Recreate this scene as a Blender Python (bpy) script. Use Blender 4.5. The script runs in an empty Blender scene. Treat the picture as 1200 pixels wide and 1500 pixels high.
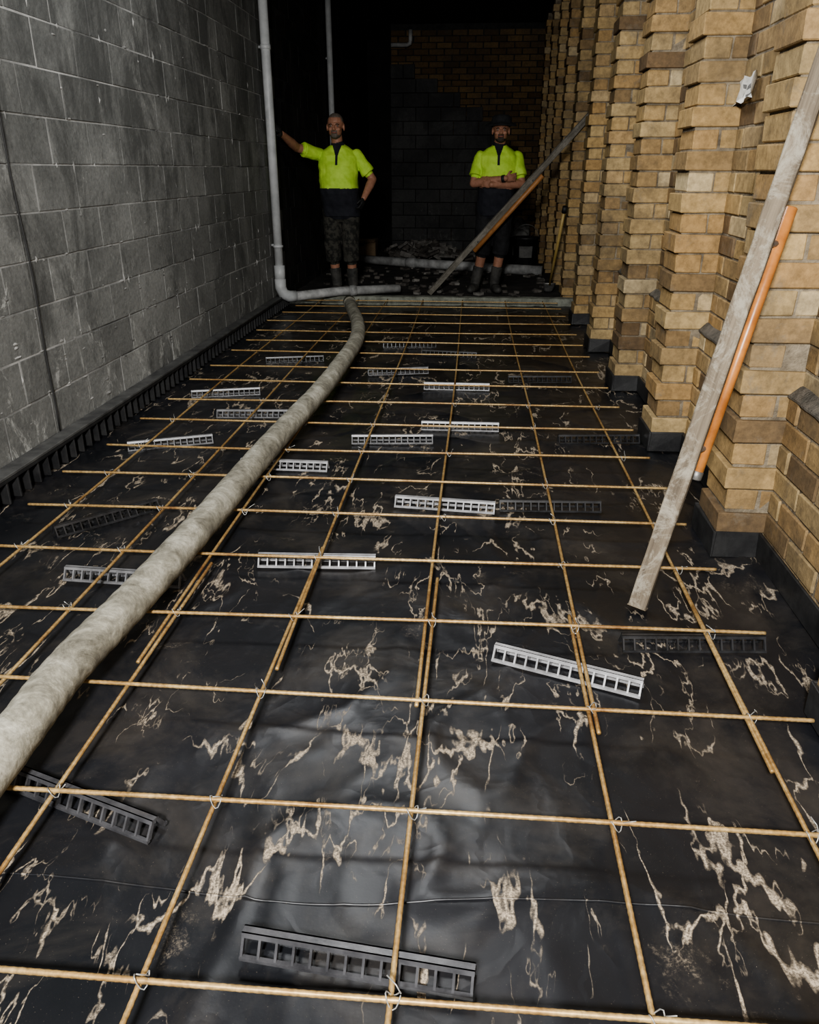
import bpy, math, random
import numpy as np
from mathutils import Vector, Matrix, noise
random.seed(7); np.random.seed(7)
scene=bpy.context.scene
COL=scene.collection

# ---------------------------------------------------------------- materials
def new_mat(name):
    m=bpy.data.materials.new(name); m.use_nodes=True
    nt=m.node_tree; nt.nodes.clear()
    out=nt.nodes.new('ShaderNodeOutputMaterial'); b=nt.nodes.new('ShaderNodeBsdfPrincipled')
    nt.links.new(b.outputs[0],out.inputs[0])
    return m,nt,b
def N(nt,t,**kw):
    n=nt.nodes.new(t)
    for k,v in kw.items(): setattr(n,k,v)
    return n
def ramp(nt,stops,fac=None,interp='LINEAR'):
    r=N(nt,'ShaderNodeValToRGB'); r.color_ramp.interpolation=interp
    e=r.color_ramp.elements
    while len(e)<len(stops): e.new(0.5)
    for i,(p,c) in enumerate(stops):
        e[i].position=p; e[i].color=(c[0],c[1],c[2],1) if not isinstance(c,(int,float)) else (c,c,c,1)
    if fac is not None: nt.links.new(fac,r.inputs[0])
    return r
def nz(nt,vec,scale,detail=4,rough=.6,dist=0):
    n=N(nt,'ShaderNodeTexNoise'); n.inputs['Scale'].default_value=scale
    n.inputs['Detail'].default_value=detail; n.inputs['Roughness'].default_value=rough
    n.inputs['Distortion'].default_value=dist
    nt.links.new(vec,n.inputs['Vector']); return n
def mixc(nt,fac,a,b,mode='MIX'):
    m=N(nt,'ShaderNodeMix',data_type='RGBA',blend_type=mode)
    for s,v in ((0,fac),(6,a),(7,b)):
        if hasattr(v,'node'): nt.links.new(v,m.inputs[s])
        elif isinstance(v,(int,float)): m.inputs[s].default_value=v
        else: m.inputs[s].default_value=(v[0],v[1],v[2],1)
    return m.outputs[2]
def math_(nt,op,a,b=0):
    m=N(nt,'ShaderNodeMath',operation=op)
    for s,v in ((0,a),(1,b)):
        if hasattr(v,'node'): nt.links.new(v,m.inputs[s])
        else: m.inputs[s].default_value=v
    return m.outputs[0]
def mapping(nt,vec,scale=(1,1,1),rot=(0,0,0),loc=(0,0,0)):
    mp=N(nt,'ShaderNodeMapping'); mp.inputs['Scale'].default_value=scale; mp.inputs['Rotation'].default_value=rot; mp.inputs['Location'].default_value=loc
    nt.links.new(vec,mp.inputs[0]); return mp.outputs[0]
def bump(nt,b,h,strength=.3,dist=.01):
    n=N(nt,'ShaderNodeBump'); n.inputs['Strength'].default_value=strength; n.inputs['Distance'].default_value=dist
    nt.links.new(h,n.inputs['Height']); nt.links.new(n.outputs[0],b.inputs['Normal'])
def simple(name,c1,c2,scale=8,rough=.7,bs=.3,bd=.004,bscale=None,metal=0,spec=.5,lo=.35,hi=.65):
    m,nt,b=new_mat(name)
    tc=N(nt,'ShaderNodeTexCoord').outputs['Object']
    n=nz(nt,tc,scale,6,.65)
    r=ramp(nt,[(lo,c1),(hi,c2)],n.outputs[0])
    nt.links.new(r.outputs[0],b.inputs['Base Color'])
    b.inputs['Roughness'].default_value=rough; b.inputs['Metallic'].default_value=metal
    b.inputs['Specular IOR Level'].default_value=spec
    n2=nz(nt,tc,bscale or scale*5,4,.6)
    bump(nt,b,n2.outputs[0],bs,bd)
    return m

def brick_mat(name,stops,grime=(.05,.042,.034),gamt=.7,bright=1.0):
    m,nt,b=new_mat(name)
    tc=N(nt,'ShaderNodeTexCoord').outputs['Object']
    g=N(nt,'ShaderNodeNewGeometry')
    r=ramp(nt,stops,g.outputs['Random Per Island'])
    n=nz(nt,tc,28,6,.7)
    sp=ramp(nt,[(.25,.5),(.6,1.0),(.8,1.12)],n.outputs[0])
    c=mixc(nt,1.0,r.outputs[0],sp.outputs[0],'MULTIPLY')
    n2=nz(nt,tc,1.4,8,.75)
    gr=ramp(nt,[(.42,0.0),(.68,gamt)],n2.outputs[0])
    c=mixc(nt,gr.outputs[0],c,grime)
    n6=nz(nt,tc,5,6,.75,.5); g6=ramp(nt,[(.57,0),(.70,.6)],n6.outputs[0])
    c=mixc(nt,g6.outputs[0],c,(.19*bright,.165*bright,.13*bright))
    nt.links.new(c,b.inputs['Base Color'])
    b.inputs['Roughness'].default_value=.88; b.inputs['Specular IOR Level'].default_value=.25
    n3=nz(nt,tc,70,5,.7)
    bump(nt,b,n3.outputs[0],.6,.004)
    return m
M={}
M['brick']=brick_mat('tan_brick',[(0,(.17,.11,.06)),(.12,(.33,.225,.11)),(.3,(.50,.37,.19)),(.55,(.46,.315,.145)),(.8,(.42,.27,.12)),(1,(.60,.48,.29))])
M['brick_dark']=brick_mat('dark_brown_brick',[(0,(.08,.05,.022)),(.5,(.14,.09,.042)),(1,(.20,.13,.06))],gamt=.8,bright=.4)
M['mortar']=simple('brick_mortar',(.11,.09,.065),(.28,.235,.17),14,.95,.8,.01)
M['smear']=simple('cement_smear',(.06,.055,.045),(.16,.14,.115),18,.95,.9,.012)
def block_mat(name,c1,c2):
    m,nt,b=new_mat(name)
    tc=N(nt,'ShaderNodeTexCoord').outputs['Object']
    g=N(nt,'ShaderNodeNewGeometry')
    n=nz(nt,tc,.8,9,.75,.6)
    r=ramp(nt,[(.36,c1),(.52,tuple((a+b_)/2 for a,b_ in zip(c1,c2))),(.66,c2)],n.outputs[0])
    r2=ramp(nt,[(0,.74),(1,1.12)],g.outputs['Random Per Island'])
    c=mixc(nt,1.0,r.outputs[0],r2.outputs[0],'MULTIPLY')
    n4=nz(nt,tc,45,5,.7); r4=ramp(nt,[(.3,.72),(.7,1.15)],n4.outputs[0])
    c=mixc(nt,1.0,c,r4.outputs[0],'MULTIPLY')
    sx=N(nt,'ShaderNodeSeparateXYZ'); nt.links.new(tc,sx.inputs[0])
    high=math_(nt,'MULTIPLY',math_(nt,'SUBTRACT',sx.outputs[2],1.1),.05)
    n7=nz(nt,mapping(nt,tc,(1,1.6,.8)),1.7,9,.78,.5); r7=ramp(nt,[(.49,0),(.63,.78)],math_(nt,'ADD',n7.outputs[0],high))
    c=mixc(nt,r7.outputs[0],c,tuple(x*.45 for x in c1))
    low=ramp(nt,[(0,.125),(.45,.055),(1,0)],math_(nt,'DIVIDE',sx.outputs[2],1.6))
    n5=nz(nt,mapping(nt,tc,(1,1,.6)),4.5,8,.8,.7); r5=ramp(nt,[(.65,0),(.72,.75)],math_(nt,'ADD',n5.outputs[0],low.outputs[0]))
    c=mixc(nt,r5.outputs[0],c,tuple(min(1,x*1.7) for x in c2))
    nt.links.new(c,b.inputs['Base Color'])
    b.inputs['Roughness'].default_value=.72; b.inputs['Specular IOR Level'].default_value=.4
    n3=nz(nt,tc,38,6,.75)
    bump(nt,b,n3.outputs[0],.7,.006)
    return m
M['block']=block_mat('grey_blockwork',(.12,.122,.116),(.27,.27,.255))
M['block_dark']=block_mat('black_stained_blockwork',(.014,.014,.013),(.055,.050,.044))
M['blockjoint']=simple('block_joint_mortar',(.07,.07,.067),(.38,.375,.36),2.2,.9,.7,.008)
M['darkjoint']=simple('dark_joint',(.01,.01,.01),(.03,.03,.028),20,.9,.7,.008)
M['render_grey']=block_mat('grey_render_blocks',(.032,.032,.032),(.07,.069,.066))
M['bag']=simple('cement_bag_paper',(.12,.12,.115),(.25,.245,.23),8,.85,.5,.01)
M['black_rubber']=simple('black_edge_strip',(.010,.010,.011),(.03,.03,.03),9,.5,.3,.004)
M['ledge']=simple('grey_ledge_strip',(.04,.04,.04),(.10,.10,.095),9,.6,.3,.004)
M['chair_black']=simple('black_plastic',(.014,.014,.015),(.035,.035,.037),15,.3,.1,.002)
M['chair_near']=simple('painted_glimmer_plastic',(.03,.03,.033),(.075,.075,.08),15,.26,.1,.002)  # same black plastic, silver glimmer painted into its tone
M['chair_lit']=simple('painted_lit_plastic',(.20,.20,.205),(.38,.38,.39),15,.35,.1,.002)  # same plastic as the black chairs, bright light painted in as pale grey
M['chair_half_lit']=simple('painted_half_lit_plastic',(.09,.09,.095),(.19,.19,.195),15,.35,.1,.002)  # same plastic again, weaker light painted in as mid grey
M['pvc']=simple('grey_white_pvc',(.36,.37,.37),(.52,.53,.53),6,.45,.15,.003)
M['pvc_d']=simple('dusty_pvc',(.20,.20,.195),(.44,.44,.43),9,.6,.3,.003)
M['plank']=simple('weathered_plank',(.14,.145,.12),(.30,.31,.26),12,.9,.7,.008)
def timber(name,c1,c2,c3,ax):
    m,nt,b=new_mat(name); tc=N(nt,'ShaderNodeTexCoord').outputs['Object']
    d=Vector(ax).normalized(); q=d.to_track_quat('X','Z').inverted().to_euler()
    v=mapping(nt,tc,(1,1,1),(q.x,q.y,q.z)); v=mapping(nt,v,(1.5,34,34))
    n=nz(nt,v,1,6,.7); r=ramp(nt,[(.35,c1),(.6,c2)],n.outputs[0])
    n2=nz(nt,tc,9,8,.78,.6); r2=ramp(nt,[(.48,0),(.60,.9)],n2.outputs[0])
    c=mixc(nt,r2.outputs[0],r.outputs[0],c3)
    nt.links.new(c,b.inputs['Base Color']); b.inputs['Roughness'].default_value=.85
    bump(nt,b,math_(nt,'ADD',n.outputs[0],n2.outputs[0]),.6,.008); return m
M['orange']=simple('orange_handle',(.30,.11,.03),(.50,.21,.06),10,.35,.2,.002)
M['orange_d']=simple('dusty_orange_handle',(.26,.11,.035),(.42,.20,.07),10,.5,.2,.002)
M['yellowh']=simple('yellow_handle',(.34,.24,.07),(.48,.35,.14),10,.4,.2,.002)
M['steel']=simple('dull_steel',(.12,.12,.12),(.3,.29,.27),20,.5,.3,.002,metal=.6)
M['ground']=simple('rough_dark_ground',(.010,.009,.008),(.06,.052,.045),5,.95,1.,.03)
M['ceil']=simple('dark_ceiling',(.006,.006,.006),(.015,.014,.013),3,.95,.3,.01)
M['cable']=simple('black_cable',(.012,.012,.012),(.02,.02,.02),10,.6,.1,.001)
M['paper']=simple('white_paper',(.55,.54,.5),(.8,.79,.75),25,.8,.3,.003)
M['ink']=simple('grey_ink',(.1,.1,.1),(.2,.2,.2),25,.8,.1,.001)
M['rubble']=simple('rubble',(.04,.036,.032),(.14,.125,.11),12,.95,.6,.01)
M['rubble_l']=simple('pale_rubble',(.13,.12,.11),(.28,.265,.24),12,.95,.6,.01)
def rebar_mat():
    m,nt,b=new_mat('rusty_steel_bar')
    tc=N(nt,'ShaderNodeTexCoord').outputs['Object']
    n=nz(nt,tc,4,7,.75); n2=nz(nt,tc,90,3,.6)
    r=ramp(nt,[(.30,(.18,.08,.03)),(.45,(.37,.23,.09)),(.66,(.53,.39,.19))],n.outputs[0])
    r2=ramp(nt,[(.3,.6),(.7,1.2)],n2.outputs[0])
    c=mixc(nt,1.,r.outputs[0],r2.outputs[0],'MULTIPLY')
    nt.links.new(c,b.inputs['Base Color']); b.inputs['Roughness'].default_value=.45; b.inputs['Metallic'].default_value=.35
    return m
M['rebar']=rebar_mat()
M['wire']=simple('tie_wire',(.3,.3,.29),(.5,.5,.48),30,.4,.1,.001,metal=.5)
def hose_mat():
    m,nt,b=new_mat('cement_dusted_rubber_hose')
    tc=N(nt,'ShaderNodeTexCoord').outputs['Object']
    n=nz(nt,tc,9,8,.75,.8); n2=nz(nt,tc,60,5,.7)
    r=ramp(nt,[(.34,(.12,.11,.085)),(.5,(.27,.255,.205)),(.68,(.47,.45,.38))],n.outputs[0])
    r2=ramp(nt,[(.3,.7),(.7,1.18)],n2.outputs[0])
    c=mixc(nt,1.,r.outputs[0],r2.outputs[0],'MULTIPLY')
    nt.links.new(c,b.inputs['Base Color']); b.inputs['Roughness'].default_value=.75
    bump(nt,b,n2.outputs[0],.5,.004)
    return m
M['hose']=hose_mat()
def plastic_mat():
    m,nt,b=new_mat('black_polythene_membrane')
    tc=N(nt,'ShaderNodeTexCoord').outputs['Object']
    n4=nz(nt,tc,210,3,.75); grain=ramp(nt,[(.38,.2),(.60,1)],n4.outputs[0])
    def veins(rot,loc,sc,w,lo=.535):
        v=mapping(nt,tc,(1.8,.6,1),(0,0,rot),loc)
        n=nz(nt,v,sc,5,.56,.25)
        d=math_(nt,'ABSOLUTE',math_(nt,'SUBTRACT',n.outputs[0],.5))
        k=nz(nt,mapping(nt,tc,(1,1,1),(0,0,0),loc),2.6,5,.60)
        wid=ramp(nt,[(lo,.003),(.78,w)],k.outputs[0])
        x=math_(nt,'SUBTRACT',1.0,math_(nt,'DIVIDE',d,wid.outputs[0]))
        x=math_(nt,'MAXIMUM',x,0)
        x=math_(nt,'MULTIPLY',x,ramp(nt,[(lo-.02,0),(lo+.06,1)],k.outputs[0]).outputs[0])
        return math_(nt,'MULTIPLY',x,grain.outputs[0])
    v1=veins(.45,(0,0,0),1.8,.034); v2=veins(-.35,(7,3,0),2.3,.032); v3=veins(.9,(3,9,0),2.6,.030); v4=veins(1.4,(13,5,0),2.0,.028,.56)
    v=math_(nt,'MAXIMUM',math_(nt,'MAXIMUM',v1,v2),math_(nt,'MAXIMUM',v3,v4))
    n3=nz(nt,tc,3.3,7,.72,.6); p=ramp(nt,[(.61,0),(.78,.65)],n3.outputs[0])
    s=ramp(nt,[(.46,.04),(.66,1)],n4.outputs[0])
    pp=math_(nt,'MULTIPLY',p.outputs[0],s.outputs[0])
    n5=nz(nt,tc,380,2,.6); s5=ramp(nt,[(.71,0),(.75,.25)],n5.outputs[0])
    film=nz(nt,tc,2.1,7,.7,.4); fm=ramp(nt,[(.48,0),(.78,.08)],film.outputs[0])
    tot=math_(nt,'ADD',math_(nt,'ADD',v,pp),math_(nt,'ADD',s5.outputs[0],fm.outputs[0]))
    tot=math_(nt,'MINIMUM',tot,.85)
    nb=nz(nt,tc,1.6,5,.6); base=ramp(nt,[(.35,(.007,.008,.010)),(.7,(.016,.016,.019))],nb.outputs[0])
    c=mixc(nt,tot,base.outputs[0],(.52,.43,.32))
    nt.links.new(c,b.inputs['Base Color'])
    rr=math_(nt,'ADD',math_(nt,'MULTIPLY',tot,.5),.35)
    nt.links.new(rr,b.inputs['Roughness'])
    b.inputs['Specular IOR Level'].default_value=.5
    nw=nz(nt,tc,3.0,3,.5,.6); nf=nz(nt,tc,160,2,.5)
    def crease(sc,loc):
        q=nz(nt,mapping(nt,tc,(1,1,1),(0,0,.3),loc),sc,3,.5,.3)
        return math_(nt,'MINIMUM',math_(nt,'MULTIPLY',math_(nt,'ABSOLUTE',math_(nt,'SUBTRACT',q.outputs[0],.5)),6),.35)
    cr=math_(nt,'ADD',crease(2.2,(2,2,0)),math_(nt,'MULTIPLY',crease(5.0,(5,1,0)),.5))
    h=math_(nt,'ADD',math_(nt,'MULTIPLY',nw.outputs[0],.4),math_(nt,'MULTIPLY',nf.outputs[0],.015))
    h=math_(nt,'ADD',h,math_(nt,'MULTIPLY',cr,-.26))
    h=math_(nt,'ADD',h,math_(nt,'MULTIPLY',tot,.06))
    bump(nt,b,h,.25,.03)
    return m
M['plastic']=plastic_mat()
M['skin']=simple('tanned_skin',(.30,.145,.09),(.40,.20,.13),30,.55,.15,.001)
M['hiviz']=simple('hi_vis_yellow_cloth',(.40,.64,.06),(.55,.80,.11),9,.75,.5,.006,18)
M['navy']=simple('navy_cloth',(.008,.009,.014),(.018,.019,.026),14,.9,.4,.006,20)
M['black_cloth']=simple('black_cloth',(.008,.008,.009),(.02,.02,.022),14,.9,.4,.006,20)
M['camo']=simple('dark_camouflage_cloth',(.012,.012,.010),(.05,.047,.038),22,.9,.4,.006,20,lo=.45,hi=.55)
M['hair']=simple('short_dark_hair',(.03,.022,.016),(.07,.055,.045),60,.8,.5,.003)
M['greyhair']=simple('grey_stubble',(.09,.07,.055),(.16,.135,.11),60,.8,.5,.003)
M['boot']=simple('muddy_rubber_boot',(.025,.025,.023),(.08,.076,.068),14,.7,.4,.003)
M['glove']=simple('black_glove',(.008,.008,.008),(.02,.02,.02),30,.7,.3,.002)
M['lips']=simple('lips',(.22,.08,.06),(.26,.10,.08),30,.5,.1,.001)
M['eye']=simple('eye_dark',(.01,.008,.006),(.03,.02,.015),30,.2,.0,.001)
M['eyew']=simple('eye_white',(.4,.38,.35),(.5,.48,.45),30,.3,.0,.001)

# ---------------------------------------------------------------- mesh helpers
class MB:
    def __init__(s): s.v=[]; s.f=[]; s.m=[]; s.sm=[]
    def add(s,vs,fs,mi=0,smooth=False):
        o=len(s.v); s.v.extend([tuple(p) for p in vs]); s.f.extend([tuple(i+o for i in f) for f in fs]); s.m.extend([mi]*len(fs)); s.sm.extend([smooth]*len(fs))
    def box(s,x0,x1,y0,y1,z0,z1,mi=0,j=0,mat=None):
        vs=[(x,y,z) for z in (z0,z1) for y in (y0,y1) for x in (x0,x1)]
        if j: vs=[tuple(c+random.uniform(-j,j) for c in p) for p in vs]
        if mat is not None: vs=[tuple(mat@Vector(p)) for p in vs]
        s.add(vs,[(0,2,3,1),(4,5,7,6),(0,1,5,4),(2,6,7,3),(0,4,6,2),(1,3,7,5)],mi)
    def prism(s,a,b,mi=0):
        s.add(list(a)+list(b),[(0,1,2,3),(7,6,5,4),(0,4,5,1),(1,5,6,2),(2,6,7,3),(3,7,4,0)],mi)
    def tube(s,pts,r,n=10,mi=0,caps=True,smooth=True):
        pts=[Vector(p) for p in pts]; k=len(pts)
        rs=r if isinstance(r,(list,tuple)) else [r]*k
        up=Vector((0,0,1)); vs=[]; prev=None
        for i,p in enumerate(pts):
            t=(pts[min(i+1,k-1)]-pts[max(i-1,0)]).normalized()
            if prev is None:
                a=up if abs(t.z)<.9 else Vector((1,0,0)); u=t.cross(a).normalized()
            else:
                u=(prev-t*prev.dot(t)).normalized()
            prev=u; w=t.cross(u)
            for q in range(n):
                an=2*math.pi*q/n; vs.append(p+(u*math.cos(an)+w*math.sin(an))*rs[i])
        fs=[]
        for i in range(k-1):
            for q in range(n):
                a=i*n+q; b=i*n+(q+1)%n; fs.append((a,b,b+n,a+n))
        if caps: fs.append(tuple(range(n))[::-1]); fs.append(tuple(range((k-1)*n,k*n)))
        s.add(vs,fs,mi,smooth)
    def obj(s,name,mats,bevel=0,parent=None):
        me=bpy.data.meshes.new(name); me.from_pydata(s.v,[],s.f)
        for m in mats: me.materials.append(m)
        me.polygons.foreach_set('material_index',s.m); me.polygons.foreach_set('use_smooth',s.sm); me.update()
        o=bpy.data.objects.new(name,me); COL.objects.link(o)
        if bevel:
            b=o.modifiers.new('b','BEVEL'); b.width=bevel; b.segments=1; b.limit_method='ANGLE'; b.angle_limit=1.0
        if parent: o.parent=parent
        return o
def spline(pts,n=12):
    P=[Vector(p) for p in pts]; out=[]
    for i in range(len(P)-1):
        p0=P[max(i-1,0)];p1=P[i];p2=P[i+1];p3=P[min(i+2,len(P)-1)]
        for k in range(n):
            t=k/n; out.append(.5*((2*p1)+(p2-p0)*t+(2*p0-5*p1+4*p2-p3)*t*t+(3*p1-p0-3*p2+p3)*t**3))
    out.append(P[-1]); return out
def empty(name,loc=(0,0,0)):
    e=bpy.data.objects.new(name,None); e.location=loc; COL.objects.link(e); return e
ZC=3.35; YB=14.0; YE=15.6; Y0=-1.6
# ---------------------------------------------------------------- right wall (brick with piers)
XF=.92; XB=1.10; CH=.086
PS=1.175
piers=[1.50+PS*k for k in range(-3,13)]; PW=.24
w=MB()
w.box(XB+.006,XB+.25,Y0,YE,-.1,ZC,1)
for py in piers:
    w.box(XF+.007,XB+.02,py+.006,py+PW-.006,-.1,ZC,1)
nc=int(ZC/CH)
for c in range(nc):
    z0=c*CH+.004; z1=z0+.078
    for py in piers:
        o=.014 if c%2 else 0.0
        xo=XF-o+random.uniform(-.004,.004); yo=py-o*.7+random.uniform(-.004,.004)
        if c%2:
            w.box(xo,XB+.02,yo,py+PW,z0,z1,0,.0022)
        else:
            w.box(xo,XF+.112,yo,py+PW,z0,z1,0,.0022)
            w.box(XF+.120,XB+.02,yo+.002,py+PW-.004,z0,z1,0,.0022)
    for i,py in enumerate(piers[:-1]):
        a=py+PW; b=piers[i+1]; off=0 if c%2 else .12
        y=a-off
        xx=XB-(.030 if z1<.60 else 0)
        while y<b:
            s0=max(y,a)+.004; s1=min(y+.232,b)-.004
            if s1-s0>.03:
                w.box(xx+random.uniform(-.003,.003),XB+.03,s0,s1,z0,z1,0,.002)
            y+=.24
for i,py in enumerate(piers[:-1]):
    a=py+PW; b=piers[i+1]
    w.box(XB-.023,XB+.02,a,b,-.05,.598,1)
    n=24; vs=[];fs=[]
    for k in range(n+1):
        y=a+(b-a)*k/n; j=.010*noise.noise(Vector((y*9,0,i)))
        for (x,z) in ((XB-.036+j*.4,.592+j*.6),(XB+.01,.59),(XB+.01,.640+j),(XB-.006,.634+j),(XB-.038+j*.4,.606)):
            vs.append((x,y,z))
    for k in range(n):
        for q in range(5):
            A=k*5+q;B=k*5+(q+1)%5; fs.append((A,B,B+5,A+5))
    w.add(vs,fs,2)
wall_r=w.obj('wall_right',[M['brick'],M['mortar'],M['smear']],bevel=.004)
w=MB()
for i,py in enumerate(piers):
    if py>8.2: break
    h=.10
    w.box(XF-.028,XF-.018,py-.026,py+PW+.006,0,h,0,.003)
    w.box(XF-.028,XB-.04,py-.026,py-.016,0,h,0,.003)
    w.box(XF-.028,XB-.04,py+PW,py+PW+.01,0,h,0,.003)
    if py<8: w.box(XB-.050,XB-.040,py+PW,piers[i+1]-.02,0,h,0,.003)
w.obj('trim_right',[M['black_rubber']],bevel=.003)
# ---------------------------------------------------------------- left wall (blockwork)
XL=-2.0
w=MB()
w.box(XL-.25,XL-.002,Y0,YE,-.1,ZC,1)
YD=8.25
zc=-.08; r=0
while zc<ZC:
    y=Y0+(0 if r%2 else .2)-.4+.3
    while y<YE:
        dk=y>YD
        a=max(y,Y0)+.004; b=min(y+.4,YE)-.004
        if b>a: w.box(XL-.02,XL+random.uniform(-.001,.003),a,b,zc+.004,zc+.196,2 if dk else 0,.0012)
        y+=.4
    zc+=.2; r+=1
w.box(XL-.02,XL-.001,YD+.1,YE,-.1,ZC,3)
for i in range(420):
    zz=-.08+.2*random.choice((1,1,2,2,3,3,4,4,5,6,7,8,9,10,11))+random.uniform(-.008,.008); y=random.uniform(1.0,8.2)
    if random.random()<.5: zz+=random.uniform(-.09,.09); y=Y0-.1+.2*round((y-Y0+.1)/.2)
    sx=random.uniform(.004,.010); sy=random.uniform(.008,.05); sz=random.uniform(.004,.012)
    if random.random()<.25: sy,sz=.006,random.uniform(.02,.07)
    n=7; vs=[(XL-.004,y+sy*math.cos(6.283*k/n)*random.uniform(.7,1.2),zz+sz*math.sin(6.283*k/n)*random.uniform(.7,1.2)) for k in range(n)]+[(XL+sx,y+random.uniform(-.3,.3)*sy,zz)]
    w.add(vs,[(k,(k+1)%n,n) for k in range(n)],1,True)
wall_l=w.obj('wall_left',[M['block'],M['blockjoint'],M['block_dark'],M['darkjoint']],bevel=.004)
w=MB()
pts=[(XL+.010+.004*math.sin(z*9),3.5+.02*math.sin(z*2.3),z) for z in np.linspace(.135,3.3,40)]
w.tube(pts,.004,6); w.obj('wall_cable',[M['cable']])
w=MB()
w.box(XL+.006,XL+.085,Y0,8.38,.115,.130,1,0)
w.box(XL+.006,XL+.025,Y0,8.38,0,.115,0,0)
y=Y0
while y<8.34:
    w.box(XL+.02,XL+.078,y,y+.012,0.002,.116,0,.002); y+=.085
w.box(XL+.02,XL+.083,Y0,8.38,.098,.115,0,0)
w.obj('trim_left',[M['black_rubber'],M['ledge']],bevel=.003)
# ---------------------------------------------------------------- back wall, ceiling, floor
w=MB()
w.box(-1.42,XB+.1,YB+.02,YB+.2,-.1,ZC,1)
for c in range(nc):
    y=-1.42-(0 if c%2 else .12)
    while y<XB:
        a=max(y,-1.42)+.004; b=min(y+.23,XB)-.004
        if b-a>.03: w.box(a,b,YB+random.uniform(-.003,.003),YB+.05,c*CH+.005,c*CH+.081,0,.002)
        y+=.24
# stepped blockwork: each course stops one half-block short of the one below
zz=0;k=0
while zz<2.7:
    lvl=max(0,int(round((zz-1.8)/.2)))
    xr=.40-.36*lvl
    x=-1.42-(.2 if k%2 else 0)
    while x<xr-.02:
        a=max(x,-1.42)+.003; b=min(x+.397,xr)
        if b>a: w.box(a,b,YB-.10,YB-.002,zz+.003,zz+.197,2,.001)
        x+=.4
    zz+=.2;k+=1
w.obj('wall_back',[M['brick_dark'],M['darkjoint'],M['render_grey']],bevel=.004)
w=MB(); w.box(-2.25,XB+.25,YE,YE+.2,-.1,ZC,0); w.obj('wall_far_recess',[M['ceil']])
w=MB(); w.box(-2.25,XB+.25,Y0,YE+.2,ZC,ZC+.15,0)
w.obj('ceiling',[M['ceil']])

def wr(x,y):
    p=Vector((x,y,0))
    a=noise.noise(Vector((x*1.5,y*1.1,3.)))*.008
    r=1-abs(noise.noise(Vector((x*2.6+noise.noise(p*1.7)*1.0,y*1.8,7.))))*2
    r2=1-abs(noise.noise(Vector((x*6.+y*2.,y*3.5-x*2,11.))))*2
    return a+max(r,0)**7*.008+max(r2,0)**8*.003-.008
def sheet(name,y0,y1,x0,x1,step,off,mat,fn):
    nx=int((x1-x0)/step);ny=int((y1-y0)/step)
    vs=[];fs=[]
    for j in range(ny+1):
        for i in range(nx+1):
            x=x0+(x1-x0)*i/nx; y=y0+(y1-y0)*j/ny
            vs.append((x,y,fn(x,y)+off))
    for j in range(ny):
        for i in range(nx):
            a=j*(nx+1)+i; fs.append((a,a+1,a+nx+2,a+nx+1))
    m=MB(); m.add(vs,fs,0,True); return m.obj(name,[mat])
sheet('floor',Y0,8.42,XL+.0,XB+.0,.018,0,M['plastic'],wr)
def edge_y(x): return 1.10+.02*math.sin(x*2.1)+.012*math.sin(x*6.3)
w=MB()
pts=[(x,edge_y(x),wr(x,edge_y(x))+.0008+.0015*noise.noise(Vector((x*8,0,0)))) for x in np.linspace(XL+.1,XB-.08,150)]
w.tube(pts,.0026,6); 
w.obj('floor_membrane_fold',[M['plastic']])
def gr(x,y):
    return noise.noise(Vector((x*3,y*3,0)))*.012+noise.noise(Vector((x*9,y*9,4)))*.006
sheet('floor_far_ground',8.42,YE,XL,XB,.06,.045,M['ground'],gr)
w=MB(); w.box(-2.2,1.25,Y0,YE,-.25,-.03,0); w.obj('floor_slab',[M['ground']])
w=MB()
n=40; vs=[];fs=[]
for i in range(n+1):
    x=-1.96+(XF+.12+1.96)*i/n; j=lambda:random.uniform(-.004,.004)
    for (y,z) in ((8.40,-.02),(8.40,.075),(8.47,.08),(8.47,-.02)): vs.append((x,y+j(),z+j()))
for i in range(n):
    for q in range(4):
        a=i*4+q;b=i*4+(q+1)%4; fs.append((a,a+4,b+4,b))
fs+= [(0,1,2,3),(n*4+3,n*4+2,n*4+1,n*4)]
w.add(vs,fs,0); w.obj('edge_board',[M['plank']])

# ---------------------------------------------------------------- rebar grid
w=MB()
def bar(p0,p1,r=.0054,bend=.006):
    p0=Vector(p0);p1=Vector(p1);L=(p1-p0).length; n=int(L/.0075)
    t=(p1-p0).normalized(); s=Vector((0,0,1)).cross(t)
    ph=random.uniform(0,6); vs=[];fs=[]; q=7
    for i in range(n+1):
        u=i/n; c=p0.lerp(p1,u)+s*bend*math.sin(u*L*1.1+ph)+Vector((0,0,.002*math.sin(u*L*2+ph)))
        rr=r*(1.06 if i%2 else .96)
        for k in range(q):
            an=2*math.pi*k/q; vs.append(c+(s*math.cos(an)+Vector((0,0,1))*math.sin(an))*rr)
    for i in range(n):
        for k in range(q):
            a=i*q+k;b=i*q+(k+1)%q; fs.append((a,b,b+q,a+q))
    fs.append(tuple(range(q))[::-1]);fs.append(tuple(range(n*q,n*q+q)))
    w.add(vs,fs,0,True)
ZR=.054
longx=[-1.60,-1.22,-.875,-.515,-.095,.325,.715]
laps={2:(1.75,2.35),3:(1.75,2.5),4:(1.62,2.30),5:(1.55,2.1),6:(1.45,2.45)}
for i,x in enumerate(longx):
    o=.013 if i%2 else -.013
    if i not in laps: bar((x,Y0+.3,ZR),(x+.01,8.36,ZR))
    else:
        l0,l1=laps[i]
        bar((x,Y0+.3,ZR),(x+.0,l1,ZR)); bar((x+o,l0,ZR),(x+o*.4-.015,8.36,ZR))
rows=[.12,.48,.85,1.255,1.635,2.01,2.41,2.78,3.15,3.53,3.96,4.38,4.82,5.22,5.70,6.10,6.51,6.97,7.40,7.82,8.18]
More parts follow.
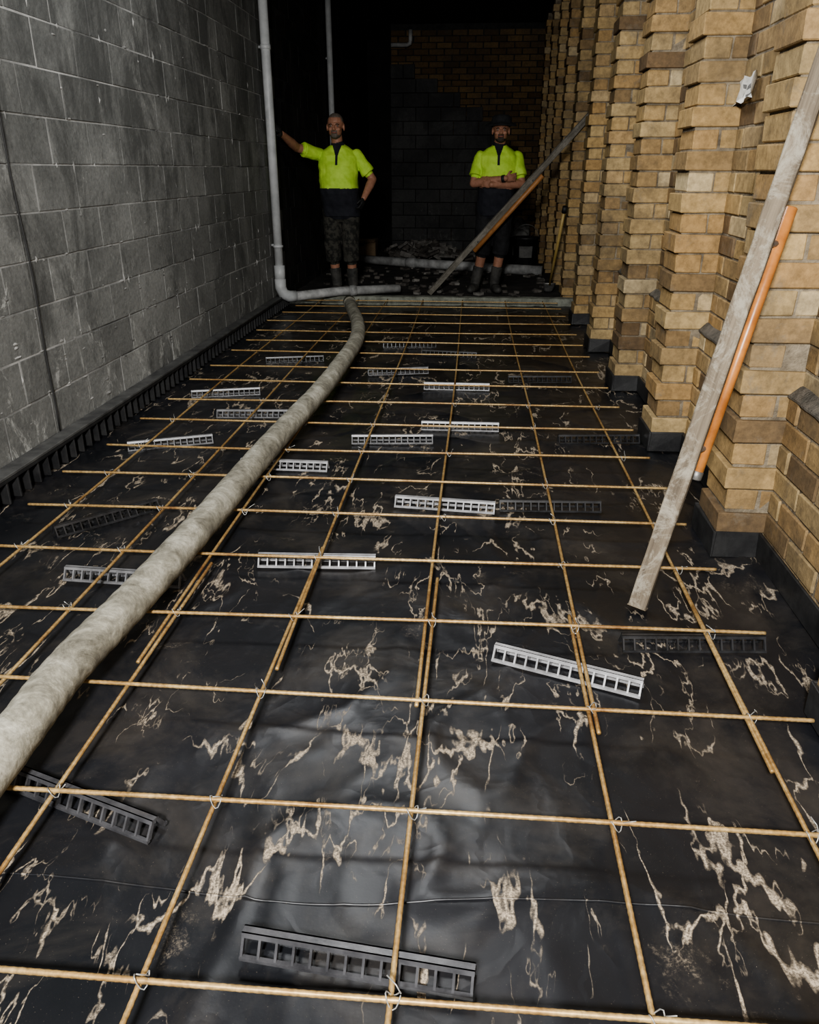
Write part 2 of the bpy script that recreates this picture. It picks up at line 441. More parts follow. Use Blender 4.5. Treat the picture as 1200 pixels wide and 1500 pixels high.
rend=[.9,.9,.9,.93,.86,.875,.84,.83,.84,.84,.84,.84,.84,.84,.84,.84,.84,.84,.84,.84,.84]
for i,(y,xe) in enumerate(zip(rows,rend)):
    sl=random.uniform(-.012,.012)
    bar((-1.80+random.uniform(-.04,.04),y+.0-sl,ZR+.0112),(min(xe,XF-.045),y+sl,ZR+.0112))
for i,x in enumerate(longx):
    for y in rows:
        if y<.7: continue
        if y>4.5 or random.random()<.15: continue
        c=Vector((x,y,ZR+.006)); a0=random.uniform(0,1.5)
        pts=[c+Vector((math.cos(t)*.010*1.25,math.sin(t)*.010*1.25,.012*math.sin(2*t+a0)+.004)) for t in np.linspace(0,6.1,14)]
        w.tube(pts,.0014,4,1)
        d=Vector((random.uniform(-1,1),random.uniform(-1,1),.6)).normalized()
        w.tube([pts[0],pts[0]+d*.014,pts[0]+d*.03+Vector((random.uniform(-.008,.008),0,.0))],.0013,4,1)
rb=w.obj('rebar_grid',[M['rebar'],M['wire']])

# ---------------------------------------------------------------- strip bar chairs
def strip_chair(p0,p1,mi):
    a=Vector((p0[0],p0[1],0));b=Vector((p1[0],p1[1],0)); mid=(a+b)/2; d=(b-a).normalized()
    L=.42; ang=math.atan2(d.y,d.x); w=MB(); h=.043; bw=.032; tw=.009
    w.box(-L/2,L/2,-tw,tw,h-.004,h,0)
    w.box(-L/2,L/2,-.0015,.0015,h-.012,h-.004,0)
    n=13
    for s in (-1,1):
        w.prism([(-L/2,s*tw,h),(-L/2,s*(tw+.003),h-.009),(-L/2,s*(tw+.0005),h-.009),(-L/2,s*(tw-.003),h)],
                [(L/2,s*tw,h),(L/2,s*(tw+.003),h-.009),(L/2,s*(tw+.0005),h-.009),(L/2,s*(tw-.003),h)])
        y=s*bw
        w.box(-L/2,L/2,min(y,y-s*.009),max(y,y-s*.009),0,.007,0)
        for k in range(n+1):
            x=-L/2+.003+(L-.006)*k/n; t=.0024
            w.prism([(x-t,y,.003),(x+t,y,.003),(x+t,y-s*.014,.003),(x-t,y-s*.014,.003)],
                    [(x-t,s*tw,h-.003),(x+t,s*tw,h-.003),(x+t,s*.001,h-.003),(x-t,s*.001,h-.003)])
    o=w.obj('rebar_strip_chair',[M[mi]])
    o.location=(mid.x,mid.y,.0015); o.rotation_euler=(0,0,ang)
K,G,D,NR='chair_black','chair_lit','chair_half_lit','chair_near'  # chair tones paint in how brightly each one is lit
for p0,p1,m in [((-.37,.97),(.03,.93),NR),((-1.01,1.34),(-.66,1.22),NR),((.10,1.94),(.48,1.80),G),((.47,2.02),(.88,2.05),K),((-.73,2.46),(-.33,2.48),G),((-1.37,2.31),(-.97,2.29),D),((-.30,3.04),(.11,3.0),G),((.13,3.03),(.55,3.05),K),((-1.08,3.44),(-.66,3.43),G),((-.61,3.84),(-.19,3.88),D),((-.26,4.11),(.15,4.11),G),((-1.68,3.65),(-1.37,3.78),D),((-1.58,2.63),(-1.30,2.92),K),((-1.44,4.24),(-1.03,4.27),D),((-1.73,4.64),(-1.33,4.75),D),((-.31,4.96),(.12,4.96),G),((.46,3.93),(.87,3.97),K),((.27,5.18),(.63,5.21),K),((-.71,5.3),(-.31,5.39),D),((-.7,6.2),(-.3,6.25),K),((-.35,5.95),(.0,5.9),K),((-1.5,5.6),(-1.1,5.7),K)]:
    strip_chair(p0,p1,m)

# ---------------------------------------------------------------- hose
RH=.055; zh=ZR+.0112+.0085+RH
hp=[(-1.02,-.9,zh+.01),(-1.01,-.2,zh),(-1.0,.6,zh),(-1.0,1.28,zh),(-1.01,1.6,zh),(-.98,1.97,zh),(-.95,2.54,zh),(-.92,3.44,zh),(-.87,4.37,zh),(-.86,5.06,zh),(-.87,5.84,zh),(-.96,6.55,zh),(-1.12,7.3,zh),(-1.20,7.68,zh)]
pts=spline(hp,26)
w=MB(); rs=[RH*(1+.015*math.sin(i*1.3)+.03*noise.noise(Vector((i*.15,0,0)))) for i in range(len(pts))]
w.tube(pts,rs,28,0,caps=False)
e=pts[-1]; t=(pts[-1]-pts[-2]).normalized()
w.tube([e-t*.12,e-t*.11,e+t*.005,e+t*.006],[.054,.060,.060,.048],28,0)
w.obj('concrete_pump_hose',[M['hose']])

# ---------------------------------------------------------------- pipes
def pipe_obj(name,paths,mats=('pvc',)):
    w=MB()
    for pts,r,mi in paths: w.tube(pts,r,18,mi)
    return w.obj(name,[M[m] for m in mats])
px,py=-1.93,7.95
vp=[(px,py,ZC-.01),(px,py,.30)]
elbow=[(px,py,.30),(px,py,.22),(px+.02,py+.01,.16),(px+.07,py+.035,.13),(px+.13,py+.075,.125)]
run=[(px+.13,py+.075,.125),(-1.4,8.34,.135),(-.80,8.60,.135)]
pipe_obj('drain_pipe',[(vp,.042,0),(elbow,.056,0),([(px,py,.43),(px,py,.28)],.053,0),([(px,py,.62),(px,py,.60)],.05,0),(run,.045,1),([(-1.30,8.385,.135),(-1.24,8.41,.135)],.054,1),
 ([(px,py,2.32),(px,py,2.28)],.047,0),([(px,py,2.3),(XL+.006,py,2.3)],.012,0),([(px,py,.62),(XL+.006,py,.62)],.012,0)],('pvc','pvc_d'))
pipe_obj('vent_pipe',[([(-1.94,11.4,ZC-.01),(-1.94,11.4,.04)],.038,0),([(-1.94,11.4,1.9),(-1.94,11.4,1.8)],.046,0),([(-1.94,11.4,2.6),(XL+.006,11.4,2.6)],.012,0)])
pipe_obj('drain_pipe',[([(-1.72,11.7,.12),(-.9,11.35,.11),(.86,10.62,.10)],.06,0),([(-.95,11.375,.11),(-.83,11.32,.11)],.07,0),([(.35,10.82,.1),(.43,10.79,.1)],.07,0)],('pvc_d',))
pipe_obj('overflow_pipe',[([(-1.4,YB-.14,3.05),(-1.15,YB-.14,3.05),(-1.11,YB-.14,3.07),(-1.10,YB-.14,3.12),(-1.10,YB-.14,3.25)],.03,0),([(-1.10,YB-.14,3.2),(-1.10,YB-.01,3.2)],.02,0)],('pvc_d',))

# ---------------------------------------------------------------- screeds with handles
def oriented_box(w,p0,p1,wd,th,side,mi=0,n=16,j=.002):
    p0=Vector(p0);p1=Vector(p1);t=(p1-p0).normalized(); s=(Vector(side)-t*Vector(side).dot(t)).normalized(); u=t.cross(s)
    vs=[];fs=[]
    for i in range(n+1):
        c=p0.lerp(p1,i/n)
        for a,b in ((-1,-1),(1,-1),(1,1),(-1,1)):
            vs.append(c+s*(wd/2*a+random.uniform(-j,j))+u*(th/2*b+random.uniform(-j,j)))
    for i in range(n):
        for q in range(4):
            a=i*4+q;b=i*4+(q+1)%4; fs.append((a,b,b+4,a+4))
    fs.append((0,1,2,3));fs.append((n*4+3,n*4+2,n*4+1,n*4))
    w.add(vs,fs,mi)
w=MB()
B0=Vector((.555,2.245,.012));B1=Vector((1.035,2.60,2.02))
oriented_box(w,B0,B1,.056,.036,(1,-.45,0),0,24,.0016)
q0=Vector((.716,2.385,.41));q1=Vector((.905,2.51,1.20))
w.tube([q0,q0.lerp(q1,.5),q1],.018,16,1)
w.tube([q0-(q1-q0).normalized()*.01,q0+(q1-q0).normalized()*.02],.0195,16,2)
for z in (.5,1.1):
    k=(z-.41)/.79; c=q0.lerp(q1,k); kb=z/2.02; cb=B0.lerp(B1,kb)
    w.tube([c,cb],.010,8,2)
tm=timber('weathered_timber',(.08,.062,.045),(.22,.18,.13),(.34,.31,.25),B1-B0)
sc=w.obj('screed_board',[tm,M['orange'],M['steel']],bevel=.003)
w=MB()
C0=Vector((-.49,8.80,.06));C1=Vector((1.06,8.42,1.80))
oriented_box(w,C0,C1,.055,.035,(0,-.35,1),0,24)
off=Vector((.040,-.035,-.034))
a=C0.lerp(C1,.28)+off;b=C0.lerp(C1,.70)+off
w.tube([a,b],.024,14,1)
for k in (.32,.66):
    c=C0.lerp(C1,k); w.tube([c,c+off],.010,8,2)
tm2=timber('weathered_timber_grey',(.09,.08,.065),(.19,.175,.145),(.27,.25,.215),C1-C0)
w.obj('screed_board',[tm2,M['orange_d'],M['steel']],bevel=.003)
w=MB()
s0=Vector((.82,9.0,.14));s1=Vector((.875,8.55,.92)); t=(s1-s0).normalized()
w.tube([s0,s0.lerp(s1,.5),s1],.016,12,0)
w.tube([s1-t*.02,s1+t*.04],.026,12,2)
vs=[];fs=[]
for i in range(7):
    for k in range(7):
        u=(k/6-.5); v=i/6
        c=s0+t*.02-t*.12*v; wd=.13*(1-.35*v*v)
        vs.append(c+Vector((1,.1,0))*u*wd+Vector((0,-.02,0))*(math.cos(u*3)-.5))
for i in range(6):
    for k in range(6):
        a=i*7+k; fs.append((a,a+1,a+8,a+7))
w.add(vs,fs,1,True)
sh=w.obj('shovel',[M['yellowh'],M['steel'],M['cable']]); md=sh.modifiers.new('s','SOLIDIFY'); md.thickness=.002

w=MB(); vs=[];fs=[]
for i in range(9):
    for k in range(7):
        y=3.60+.24*i/8; z=1.56+.095*k/6-(i/8)*.012+.008*math.sin(i*1.3)
        vs.append((XB-.010-.012*abs(math.sin(i*.9+k*.5))-(.02 if (i==0 or k==0) else 0),y,z))
for i in range(8):
    for k in range(6):
        a=i*7+k; fs.append((a,a+7,a+8,a+1))
w.add(vs,fs,0,True)
for f in range(len(w.m)):
    k=f%6; 
    if k in (1,3) and f//6 in (2,3,5): w.m[f]=1
w.obj('paper_notice',[M['paper'],M['ink']])

# ---------------------------------------------------------------- rubble, bucket, etc
w=MB()
for i in range(150):
    a=random.gauss(0,.36);b=random.gauss(0,.30); hgt=max(0,.26-.30*(a*a+b*b)**.5)
    c=Vector((-.90+a*1.1,12.75+b,.05+random.uniform(0,hgt)+.02))
    if c.x<-1.32 or c.x>.35 or c.y>13.6: continue
    m=Matrix.Translation(c)@Matrix.Rotation(random.uniform(0,6),4,'Z')@Matrix.Rotation(random.uniform(-.7,.7),4,'X')@Matrix.Rotation(random.uniform(-.5,.5),4,'Y')
    sx,sy,sz=random.uniform(.03,.13),random.uniform(.03,.07),random.uniform(.01,.035)
    w.box(-sx,sx,-sy,sy,-sz,sz,random.choice((0,0,1)),.008,m)
w.obj('rubble_pile',[M['rubble'],M['rubble_l']],bevel=.004)
w=MB()
for i in range(140):
    c=Vector((random.uniform(-1.9,.85),random.uniform(8.65,11.2),.055))
    m=Matrix.Translation(c)@Matrix.Rotation(random.uniform(0,6),4,'Z')@Matrix.Rotation(random.uniform(-.3,.3),4,'X')
    sx=random.uniform(.012,.05); w.box(-sx,sx,-sx*.7,sx*.7,-sx*.4,sx*.4,random.choice((0,0,0,1)),.006,m)
w.obj('ground_debris',[M['rubble'],M['rubble_l']],bevel=.003)
def bucket(loc,R=1.0):
    w=MB(); x,y,z=loc
    prof=[(0,.0),(.125,.0),(.13,.01),(.15,.32),(.158,.32),(.158,.35),(.148,.35),(.125,.02),(0,.02)]
    n=24; vs=[];fs=[]
    for r,h in prof:
        for k in range(n):
            a=2*math.pi*k/n; vs.append((x+R*r*math.cos(a),y+R*r*math.sin(a),z+R*h))
    for i in range(len(prof)-1):
        for k in range(n):
            a=i*n+k;b=i*n+(k+1)%n; fs.append((a,b,b+n,a+n))
    w.add(vs,fs,0,True)
    pts=[(x+R*.155*math.cos(t),y-R*.05*math.sin(t),z+R*(.33+.16*math.sin(t))) for t in np.linspace(0,math.pi,14)]
    w.tube(pts,.004,6,1)
    vs=[];fs=[]
    for i in range(9):
        a=-math.pi/2-.55+1.1*i/8
        for h in (.12,.25):
            r=.13+.02*(h/.32)+.004; vs.append((x+R*r*math.cos(a),y+R*r*math.sin(a),z+R*h))
    for i in range(8): fs.append((2*i,2*i+2,2*i+3,2*i+1))
    w.add(vs,fs,2,True)
    return w.obj('bucket',[M['black_rubber'],M['steel'],M['bag']])
bucket((.68,11.5,.05),1.15); bucket((.60,12.0,.05),1.0)
w=MB(); vs=[];fs=[]
n=22
for i in range(n):
    for k in range(n):
        u=i/(n-1)*2-1;v=k/(n-1)*math.pi*2
        rr=.26*math.sqrt(max(0,1-u*u))*(1+.3*noise.noise(Vector((u*3,math.cos(v)*2,math.sin(v)*2))))
        vs.append((.62+rr*.7*math.cos(v),12.60+rr*math.sin(v),.34+.30*u+.04*noise.noise(Vector((u*5,v,1)))))
for i in range(n-1):
    for k in range(n-1):
        a=i*n+k; fs.append((a,a+1,a+n+1,a+n))
w.add(vs,fs,0,True); w.obj('cement_bag',[M['bag']])
w=MB(); w.box(-1.80,-1.50,12.3,12.6,.05,.34,0,.01); w.box(-1.80,-1.66,12.15,12.3,.30,.315,0,.004); w.box(-1.64,-1.50,12.17,12.3,.31,.325,0,.004)
w.obj('cardboard_box',[simple('cardboard',(.12,.08,.045),(.17,.12,.07),10,.9)],bevel=.004)

# ---------------------------------------------------------------- people
def frame_from(t):
    t=t.normalized(); a=Vector((0,0,1)) if abs(t.z)<.9 else Vector((0,1,0))
    u=t.cross(a).normalized(); return u,t.cross(u)
CLOTH={'hiviz','navy','camo','black_cloth'}
class Fig:
    def __init__(s): s.mb=MB(); s.parts=[]
    def cap(s,p0,p1,r0,r1,mk,flat=False):
        p0=Vector(p0);p1=Vector(p1);t=(p1-p0); L=t.length; t=t/L; u,v=frame_from(t); n=16
        rings=[]
        if not flat:
            for a in (80,60,40,20): rings.append((-r0*math.sin(math.radians(a)),r0*math.cos(math.radians(a))))
        for k in range(5): rings.append((L*k/4,r0+(r1-r0)*k/4))
        if not flat:
            for a in (20,40,60,80): rings.append((L+r1*math.sin(math.radians(a)),r1*math.cos(math.radians(a))))
        vs=[p0+t*d+(u*math.cos(2*math.pi*k/n)+v*math.sin(2*math.pi*k/n))*r for d,r in rings for k in range(n)]
        fs=[(i*n+k,i*n+(k+1)%n,(i+1)*n+(k+1)%n,(i+1)*n+k) for i in range(len(rings)-1) for k in range(n)]
        fs.append(tuple(range(n))[::-1]);fs.append(tuple(range((len(rings)-1)*n,len(rings)*n)))
        s.mb.add(vs,fs)
        s.parts.append(('cap',np.array(p0),np.array(p1),r0,r1,flat,mk))
    def ell(s,c,r,mk,rot=None):
        R=(rot or Matrix.Identity(3)); n=16;m=11; vs=[];fs=[]; c=Vector(c)
        for i in range(1,m):
            th=math.pi*i/m
            for k in range(n):
                ph=2*math.pi*k/n
                vs.append(c+R@Vector((r[0]*math.sin(th)*math.cos(ph),r[1]*math.sin(th)*math.sin(ph),r[2]*math.cos(th))))
        for i in range(m-2):
            for k in range(n):
                a=i*n+k;b=i*n+(k+1)%n; fs.append((a,a+n,b+n,b))
        fs.append(tuple(range(n)));fs.append(tuple(range((m-2)*n,(m-1)*n))[::-1])
        s.mb.add(vs,fs); s.parts.append(('ell',np.array(c),np.array(r),np.array(R.transposed()),mk))
    def loft(s,rings,mk):
        n=28; vs=[];fs=[]
        for z,cx,cy,rx,ry in rings:
            for k in range(n):
                a=2*math.pi*k/n; ca,sa=math.cos(a),math.sin(a); e=.85
                vs.append((cx+rx*math.copysign(abs(ca)**e,ca),cy+ry*math.copysign(abs(sa)**e,sa),z))
        for i in range(len(rings)-1):
            for k in range(n):
                a=i*n+k;b=i*n+(k+1)%n; fs.append((a,b,b+n,a+n))
        fs.append(tuple(range(n))[::-1]);fs.append(tuple(range((len(rings)-1)*n,len(rings)*n)))
        s.mb.add(vs,fs); s.parts.append(('loft',np.array(rings),mk))
    def build(s,name,matkeys,rule,voxel=.005):
        o=s.mb.obj(name,[]) ; r=o.modifiers.new('r','REMESH'); r.mode='VOXEL'; r.voxel_size=voxel
        sm=o.modifiers.new('s','SMOOTH'); sm.factor=.5; sm.iterations=4
        dg=bpy.context.evaluated_depsgraph_get(); me=bpy.data.meshes.new_from_object(o.evaluated_get(dg))
        o.modifiers.clear(); old=o.data; o.data=me; bpy.data.meshes.remove(old)
        nF=len(me.polygons); C=np.empty(nF*3); me.polygons.foreach_get('center',C); C=C.reshape(-1,3)
        best=np.full(nF,1e9); idx=np.zeros(nF,int)
        for pi,p in enumerate(s.parts):
            if p[0]=='cap':
                _,a,b,r0,r1,flat,mk=p; ab=b-a; L2=ab@ab; t=((C-a)@ab)/L2; tc=np.clip(t,0,1)
                d=np.linalg.norm(C-(a+tc[:,None]*ab),axis=1)-(r0+(r1-r0)*tc)
                if flat: 
                    dd=np.linalg.norm(C-(a+t[:,None]*ab),axis=1)-(r0+(r1-r0)*tc); ex=np.maximum(np.maximum(-t,t-1),0)*math.sqrt(L2); d=np.maximum(dd,0)+np.where(ex>0,ex,0)+np.minimum(dd,0)
            elif p[0]=='ell':
                _,c,r,R,mk=p; q=(C-c)@R.T; k=np.linalg.norm(q/r,axis=1); d=(k-1)*r.min()
            else:
                _,rg,mk=p; z=C[:,2]; cx,cy,rx,ry=[np.interp(z,rg[:,0],rg[:,i]) for i in (1,2,3,4)]
                k=np.sqrt(((C[:,0]-cx)/rx)**2+((C[:,1]-cy)/ry)**2); d=(k-1)*np.minimum(rx,ry)
                ex=np.maximum(np.maximum(rg[0,0]-z,z-rg[-1,0]),0); d=np.maximum(d,0)+ex*1.0+np.minimum(d,0)
            mkk=d<best-1e-5; best[mkk]=d[mkk]; idx[mkk]=pi
        for k in matkeys: me.materials.append(M[k])
        ks=[p[-1] for p in s.parts]
        keys=[rule(ks[idx[i]],C[i]) for i in range(nF)]
        me.polygons.foreach_set('material_index',[matkeys.index(k) for k in keys]); me.polygons.foreach_set('use_smooth',[True]*nF)
        cl=set()
        for p,k in zip(me.polygons,keys):
            if k in CLOTH: cl.update(p.vertices)
        nrm={i:me.vertices[i].normal.copy() for i in cl}
        for i in cl:
            v=me.vertices[i]; c=v.co
            f=noise.noise(Vector((c.x*9,c.y*9,c.z*14+c.x*10)))*.009+noise.noise(Vector((c.x*22+c.z*9,c.y*20,c.z*18)))*.004
            v.co=c+nrm[i]*f
        me.update()
        return o
def hand(F,w,d,nrm,mk,side,curl=.6,size=1.0):
    w=Vector(w);d=Vector(d).normalized();nrm=Vector(nrm);nrm=(nrm-d*nrm.dot(d)).normalized(); s=d.cross(nrm)*side
    R=Matrix((s,d,nrm)).transposed()
    F.ell(w+d*.045*size,(.040*size,.054*size,.018*size),mk,R)
    for k,(o,l) in enumerate(((.030,.070),(.010,.078),(-.010,.073),(-.029,.058))):
        b=w+d*.078*size+s*o*size; l*=size
        c=curl*(1+.1*k); fan=s*(.12*(1.5-k)*.5)
        d1=(d*math.cos(c*.5)+nrm*math.sin(c*.5)+fan).normalized(); d2=(d*math.cos(c*1.4)+nrm*math.sin(c*1.4)+fan).normalized(); d3=(d*math.cos(c*2.2)+nrm*math.sin(c*2.2)).normalized()
        p1=b+d1*l*.45;p2=p1+d2*l*.32;p3=p2+d3*l*.23
        F.cap(b,p1,.0088,.0085,mk);F.cap(p1,p2,.0085,.008,mk);F.cap(p2,p3,.008,.007,mk)
    b=w+d*.03*size+s*.032*size; p1=b+(d*.6+s*.6+nrm*.3).normalized()*.036*size; p2=p1+(d*.9+s*.1+nrm*.5).normalized()*.03*size
    F.cap(b,p1,.012,.0105,mk);F.cap(p1,p2,.0105,.009,mk)
HS=1.07
def head(F,c,yaw=0,beard=True):
    c=Vector(c); Rz=Matrix.Rotation(yaw,3,'Z')
    P=lambda x,y,z: c+Rz@Vector((x*HS,y*HS,z*HS))
    E=lambda p,r,k: F.ell(p,tuple(q*HS for q in r),k,Rz)
    E(P(0,.015,.028),(.078,.094,.084),'cran')
    E(P(0,-.018,-.045),(.063,.072,.068),'jaw')
    E(P(0,-.055,-.086),(.036,.030,.024),'jaw')
    E(P(0,-.070,.014),(.055,.018,.013),'face')
    for s in (-1,1):
        E(P(s*.038,-.062,-.030),(.022,.022,.020),'face')
        E(P(s*.079,.015,-.012),(.010,.020,.033),'ear')
    F.cap(P(0,-.083,.006),P(0,-.103,-.030),.008,.0125,'face')
    E(P(0,-.096,-.033),(.018,.012,.010),'face')
    E(P(0,-.086,-.060),(.025,.010,.006),'lips')
def eyes(c,yaw,parent):
    c=Vector(c); Rz=Matrix.Rotation(yaw,3,'Z'); w=MB()
    for s in (-1,1):
        for (r,off,mi) in ((.0108,0,0),(.0066,-.0058,1)):
            cc=c+Rz@Vector((s*.031,-.074+off,-.003))*HS; n=10;m=7;vs=[];fs=[]
            for i in range(1,m):
                th=math.pi*i/m
                for k in range(n):
                    ph=2*math.pi*k/n; vs.append(cc+Vector((r*math.sin(th)*math.cos(ph),r*math.sin(th)*math.sin(ph),r*.6*math.cos(th))))
            for i in range(m-2):
                for k in range(n):
                    a=i*n+k;b=i*n+(k+1)%n; fs.append((a,a+n,b+n,b))
            w.add(vs,fs,mi,True)
        w.tube([c+Rz@Vector((s*.016,-.088,.010))*HS,c+Rz@Vector((s*.032,-.090,.014))*HS,c+Rz@Vector((s*.048,-.078,.008))*HS],[.004,.005,.003],6,2)
    w.obj('eyes',[M['eyew'],M['eye'],M['hair']],parent=parent)
GZ=.05
def worker(cx,cy,headc,yaw,arms,legs,belly,shorts,colr,hatted,hands,name='construction_worker'):
    F=Fig(); z=lambda h:GZ+h
    pcx=legs['pelvis']; wb=legs.get('wb',0)
    F.loft([(z(.80),pcx,cy,.190+wb,.140),(z(.90),pcx,cy-.005,.194+wb,.150),(z(1.02),(cx+pcx)/2,cy-.02,.192+wb,.155+belly),(z(1.15),cx,cy-.022,.194+wb,.15+belly),(z(1.30),cx,cy-.012,.206,.140),(z(1.375),cx,cy-.002,.207,.116),(z(1.415),cx,cy+.005,.178,.095),(z(1.445),cx,cy+.008,.130,.082),(z(1.475),cx,cy+.01,.082,.070)],'shirt')
    F.loft([(z(.74),pcx,cy,.12,.09),(z(.79),pcx,cy,.170,.125),(z(.9),pcx,cy,.17,.13)],'shorts')
    F.cap((cx,cy+.012,z(1.42)),(headc[0],headc[1]+.02,headc[2]-.06),.062,.057,'neck')
    F.cap((cx,cy+.012,z(1.45)),(cx,cy-.002,z(1.495)),.081,.070,'collar',True)
    head(F,headc,yaw)
    for (sh,el,wr_) in arms:
        sh=Vector(sh);el=Vector(el);wr_=Vector(wr_)
        F.cap(sh,el,.052,.042,'arm'); F.cap(el,el.lerp(wr_,.35),.043,.045,'arm'); F.cap(el.lerp(wr_,.3),wr_,.045,.029,'arm')
        e2=sh.lerp(el,.72); F.cap(sh,sh.lerp(el,.3),.060,.065,'sleeve'); F.cap(sh.lerp(el,.1),e2,.062,.071,'sleeve',True)
    for (w_,d,nrm,sd,cu) in hands: hand(F,w_,d,nrm,'hand',sd,cu)
    for (hip,kn,an,toe) in legs['l']:
        hip=Vector(hip);kn=Vector(kn);an=Vector(an)
        F.cap(hip,kn,.092,.060,'leg');F.cap(kn,an,.058,.042,'leg')
        F.ell(kn.lerp(an,.3)+Vector((0,.018,0)),(.053,.053,.10),'leg')
        k2=kn.lerp(an,shorts)
        F.cap(hip,hip.lerp(kn,.5),.105,.100,'shorts'); F.cap(hip.lerp(kn,.3),kn,.103,.088,'shorts',True); F.cap(kn.lerp(hip,.02),k2,.088,.086,'shorts',True)
        F.cap(kn.lerp(an,.52),an,.062,.055,'boot',True); F.cap(an,an+Vector((0,0,-.02)),.055,.05,'boot')
        tv=Vector(toe).normalized(); R=Matrix((Vector((tv.y,-tv.x,0)),tv,Vector((0,0,1)))).transposed()
        F.ell((an.x+tv.x*.055,an.y+tv.y*.055,GZ+.048),(.052,.135,.050),'boot',R)
        F.ell((an.x+tv.x*.12,an.y+tv.y*.12,GZ+.038),(.048,.07,.040),'boot',R)
    hc=Vector(headc)
    def rule(k,c):
        if k in('shirt','sleeve'):
            if k=='shirt' and c[2]<z(colr['split']): return 'navy'
            if k=='shirt' and c[1]<cy and abs(c[0]-cx)<.014+max(0,(c[2]-z(1.38)))*.35 and c[2]>z(1.29): return 'navy'
            return 'hiviz'
        if k=='collar': return 'navy'
        if k=='shorts': return colr['shorts']
        if k=='boot': return 'boot'
        if k=='hand': return colr['hand']
        if k=='cran':
            dz=(c[2]-hc.z)/HS; dy=(c[1]-hc.y)/HS
            if dz>.070 and dy<-.03: return colr['hair']
            if dy>=-.03 and dz>.035-max(0,dy)*1.0: return colr['hair']
            if dy>.03 and dz>-.05: return colr['hair']
            return 'skin'
        if k=='jaw':
            dz=(c[2]-hc.z)/HS
            if dz<-.078 and c[1]<hc.y+.01: return colr['beard']
            if dz<-.042 and abs(c[0]-hc.x)<.030 and c[1]<hc.y-.05: return colr['beard']
            return 'skin'
        if k=='lips': return 'lips'
        return 'skin'
    root=empty(name,(cx,cy,GZ))
    o=F.build('body',['hiviz','navy','camo','black_cloth','skin','boot','glove','hair','greyhair','lips'],rule)
    def child(ob): ob.parent=root; ob.matrix_parent_inverse=Matrix.Translation((-cx,-cy,-GZ))
    child(o)
    return root,child
c1x,c1y=-1.435,8.74
h1=(c1x-.015,c1y-.03,GZ+1.65)
r1,ch1=worker(c1x,c1y,h1,0.0,
 [((c1x-.185,c1y,1.435),(c1x-.385,c1y-.21,1.50),(-1.885,8.19,1.610)),((c1x+.185,c1y,1.430),(c1x+.345,c1y+.03,1.205),(c1x+.27,c1y-.11,1.03))],
 {'pelvis':c1x+.015,'wb':.006,'l':[((c1x-.085,c1y,.90),(c1x-.085,c1y-.02,.50),(c1x-.06,c1y+.02,.15),(-.25,-1,0)),((c1x+.10,c1y,.90),(c1x+.105,c1y-.02,.50),(c1x+.115,c1y+.02,.15),(.3,-1,0))]},
 .02,.28,{'split':1.07,'shorts':'camo','hand':'glove','hair':'greyhair','beard':'greyhair'},False,
 [((-1.885,8.19,1.610),(-.12,-.75,.45),(-.5,-.1,-.1),1,.9),((c1x+.27,c1y-.11,1.03),(-.25,-.25,-.9),(-1,.3,0),-1,.7)])
def mk_eyes(c,yaw,child):
    before=set(COL.objects); eyes(c,yaw,None); ob=[o for o in COL.objects if o not in before][0]; child(ob)
mk_eyes(h1,0,ch1)
c2x,c2y=.205,9.0
h2=(c2x+.012,c2y-.035,GZ+1.62)
r2,ch2=worker(c2x,c2y,h2,0.0,
 [((c2x-.19,c2y,1.42),(c2x-.250,c2y-.085,1.165),(c2x+.075,c2y-.222,1.215)),((c2x+.19,c2y,1.42),(c2x+.250,c2y-.085,1.160),(c2x-.065,c2y-.212,1.155))],
 {'pelvis':c2x-.02,'l':[((c2x-.11,c2y,.90),(c2x-.13,c2y-.02,.50),(c2x-.20,c2y+.02,.15),(-.35,-1,0)),((c2x+.075,c2y,.90),(c2x+.06,c2y-.02,.50),(c2x+.01,c2y+.02,.15),(.3,-1,0))]},
 .01,.12,{'split':1.12,'shorts':'black_cloth','hand':'skin','hair':'hair','beard':'hair'},True,
 [((c2x+.075,c2y-.222,1.215),(1,.35,.12),(0,1,0),1,.5),((c2x-.065,c2y-.212,1.155),(-1,.40,.15),(0,1,0),-1,.5)])
mk_eyes(h2,0,ch2)
w=MB(); hx,hy,hz=h2[0],h2[1]+.01,h2[2]+.050
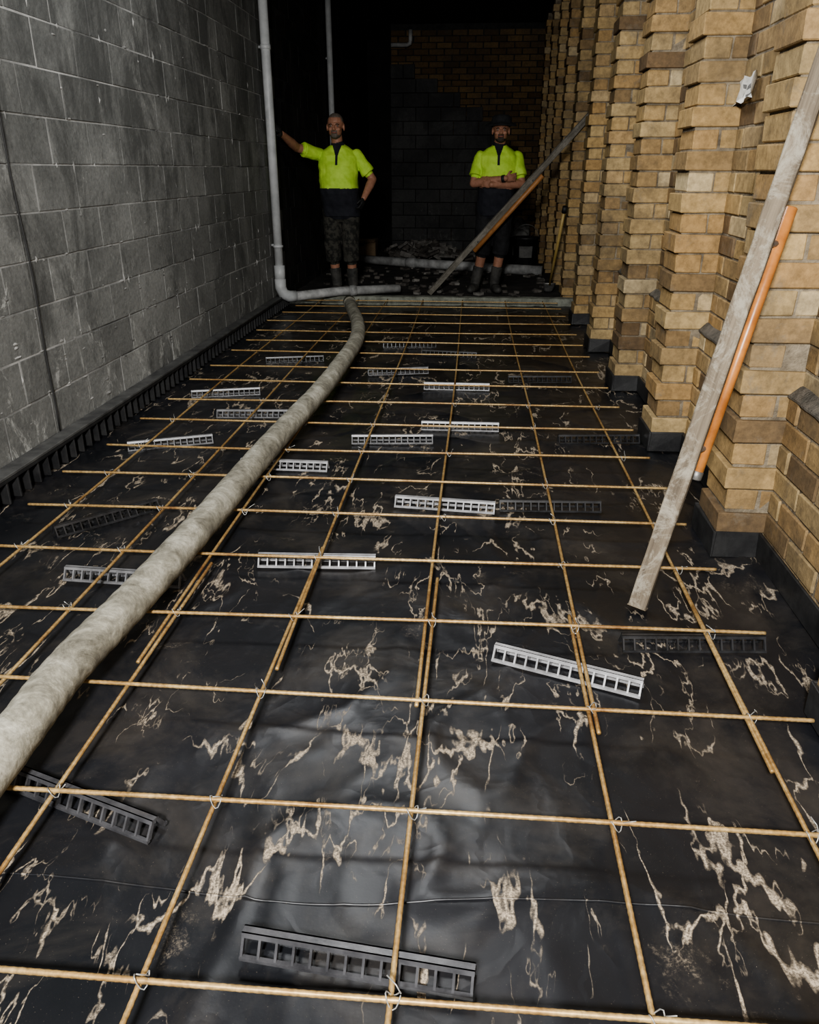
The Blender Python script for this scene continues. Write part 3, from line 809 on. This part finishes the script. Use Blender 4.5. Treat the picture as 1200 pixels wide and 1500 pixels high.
prof=[(.100,.0),(.125,-.005),(.150,-.014),(.160,-.022),(.161,-.017),(.150,-.008),(.125,.004),(.103,.012),(.098,.045),(.091,.072),(.07,.086),(.03,.091),(.001,.089)]
n=32;vs=[];fs=[]
for r_,h_ in prof:
    for k in range(n):
        a=2*math.pi*k/n; sy=1.08; up=.012*abs(math.cos(a))**2+.008*math.sin(3*a) if r_>.12 else 0
        vs.append((hx+r_*math.cos(a),hy+r_*sy*math.sin(a),hz+h_+up))
for i in range(len(prof)-1):
    for k in range(n):
        a=i*n+k;b=i*n+(k+1)%n; fs.append((a,b,b+n,a+n))
w.add(vs,fs,0,True); ht=w.obj('hat',[M['black_cloth']]); ch2(ht)
w=MB(); ww=Vector((c2x+.055,c2y-.214,1.212)); d=Vector((.32,-.13,.05)).normalized()
w.tube([ww-d*.015,ww+d*.015],.036,16,0); ch2(w.obj('wristwatch',[M['glove']]))

# ---------------------------------------------------------------- lights
def area(name,loc,target,size,power,col=(1,1,1),sy=None):
    l=bpy.data.lights.new(name,'AREA'); l.energy=power; l.size=size; l.color=col
    o=bpy.data.objects.new(name,l); o.location=loc; d=Vector(target)-Vector(loc); o.rotation_euler=d.to_track_quat('-Z','Y').to_euler(); COL.objects.link(o); return o
area('work_light',(-.25,-.9,2.1),(-.4,5.5,.6),.30,290,(1.,.99,.97))
area('added_sheen_fill',(-.45,4.0,ZC-.08),(-.45,4.4,0),.9,55,(.97,.99,1.))  # added overhead fill, out of view, there to give the membrane its sheen
wd=bpy.data.worlds.new('World'); scene.world=wd; wd.use_nodes=True
wd.node_tree.nodes['Background'].inputs[0].default_value=(.03,.033,.037,1)
# ---------------------------------------------------------------- camera
cam=bpy.data.cameras.new('camera'); co=bpy.data.objects.new('camera',cam); COL.objects.link(co)
cam.sensor_fit='HORIZONTAL'; cam.sensor_width=36; cam.lens=36*1150/1200
pitch=math.atan(502/1150); yaw=math.atan(101/math.sqrt(1150**2+502**2))
co.location=(0,0,1.3); co.rotation_euler=(math.pi/2-pitch,0,yaw); cam.clip_start=.02
scene.camera=co
scene.view_settings.view_transform='AgX'
try: scene.view_settings.look='AgX - Medium High Contrast'
except Exception: pass
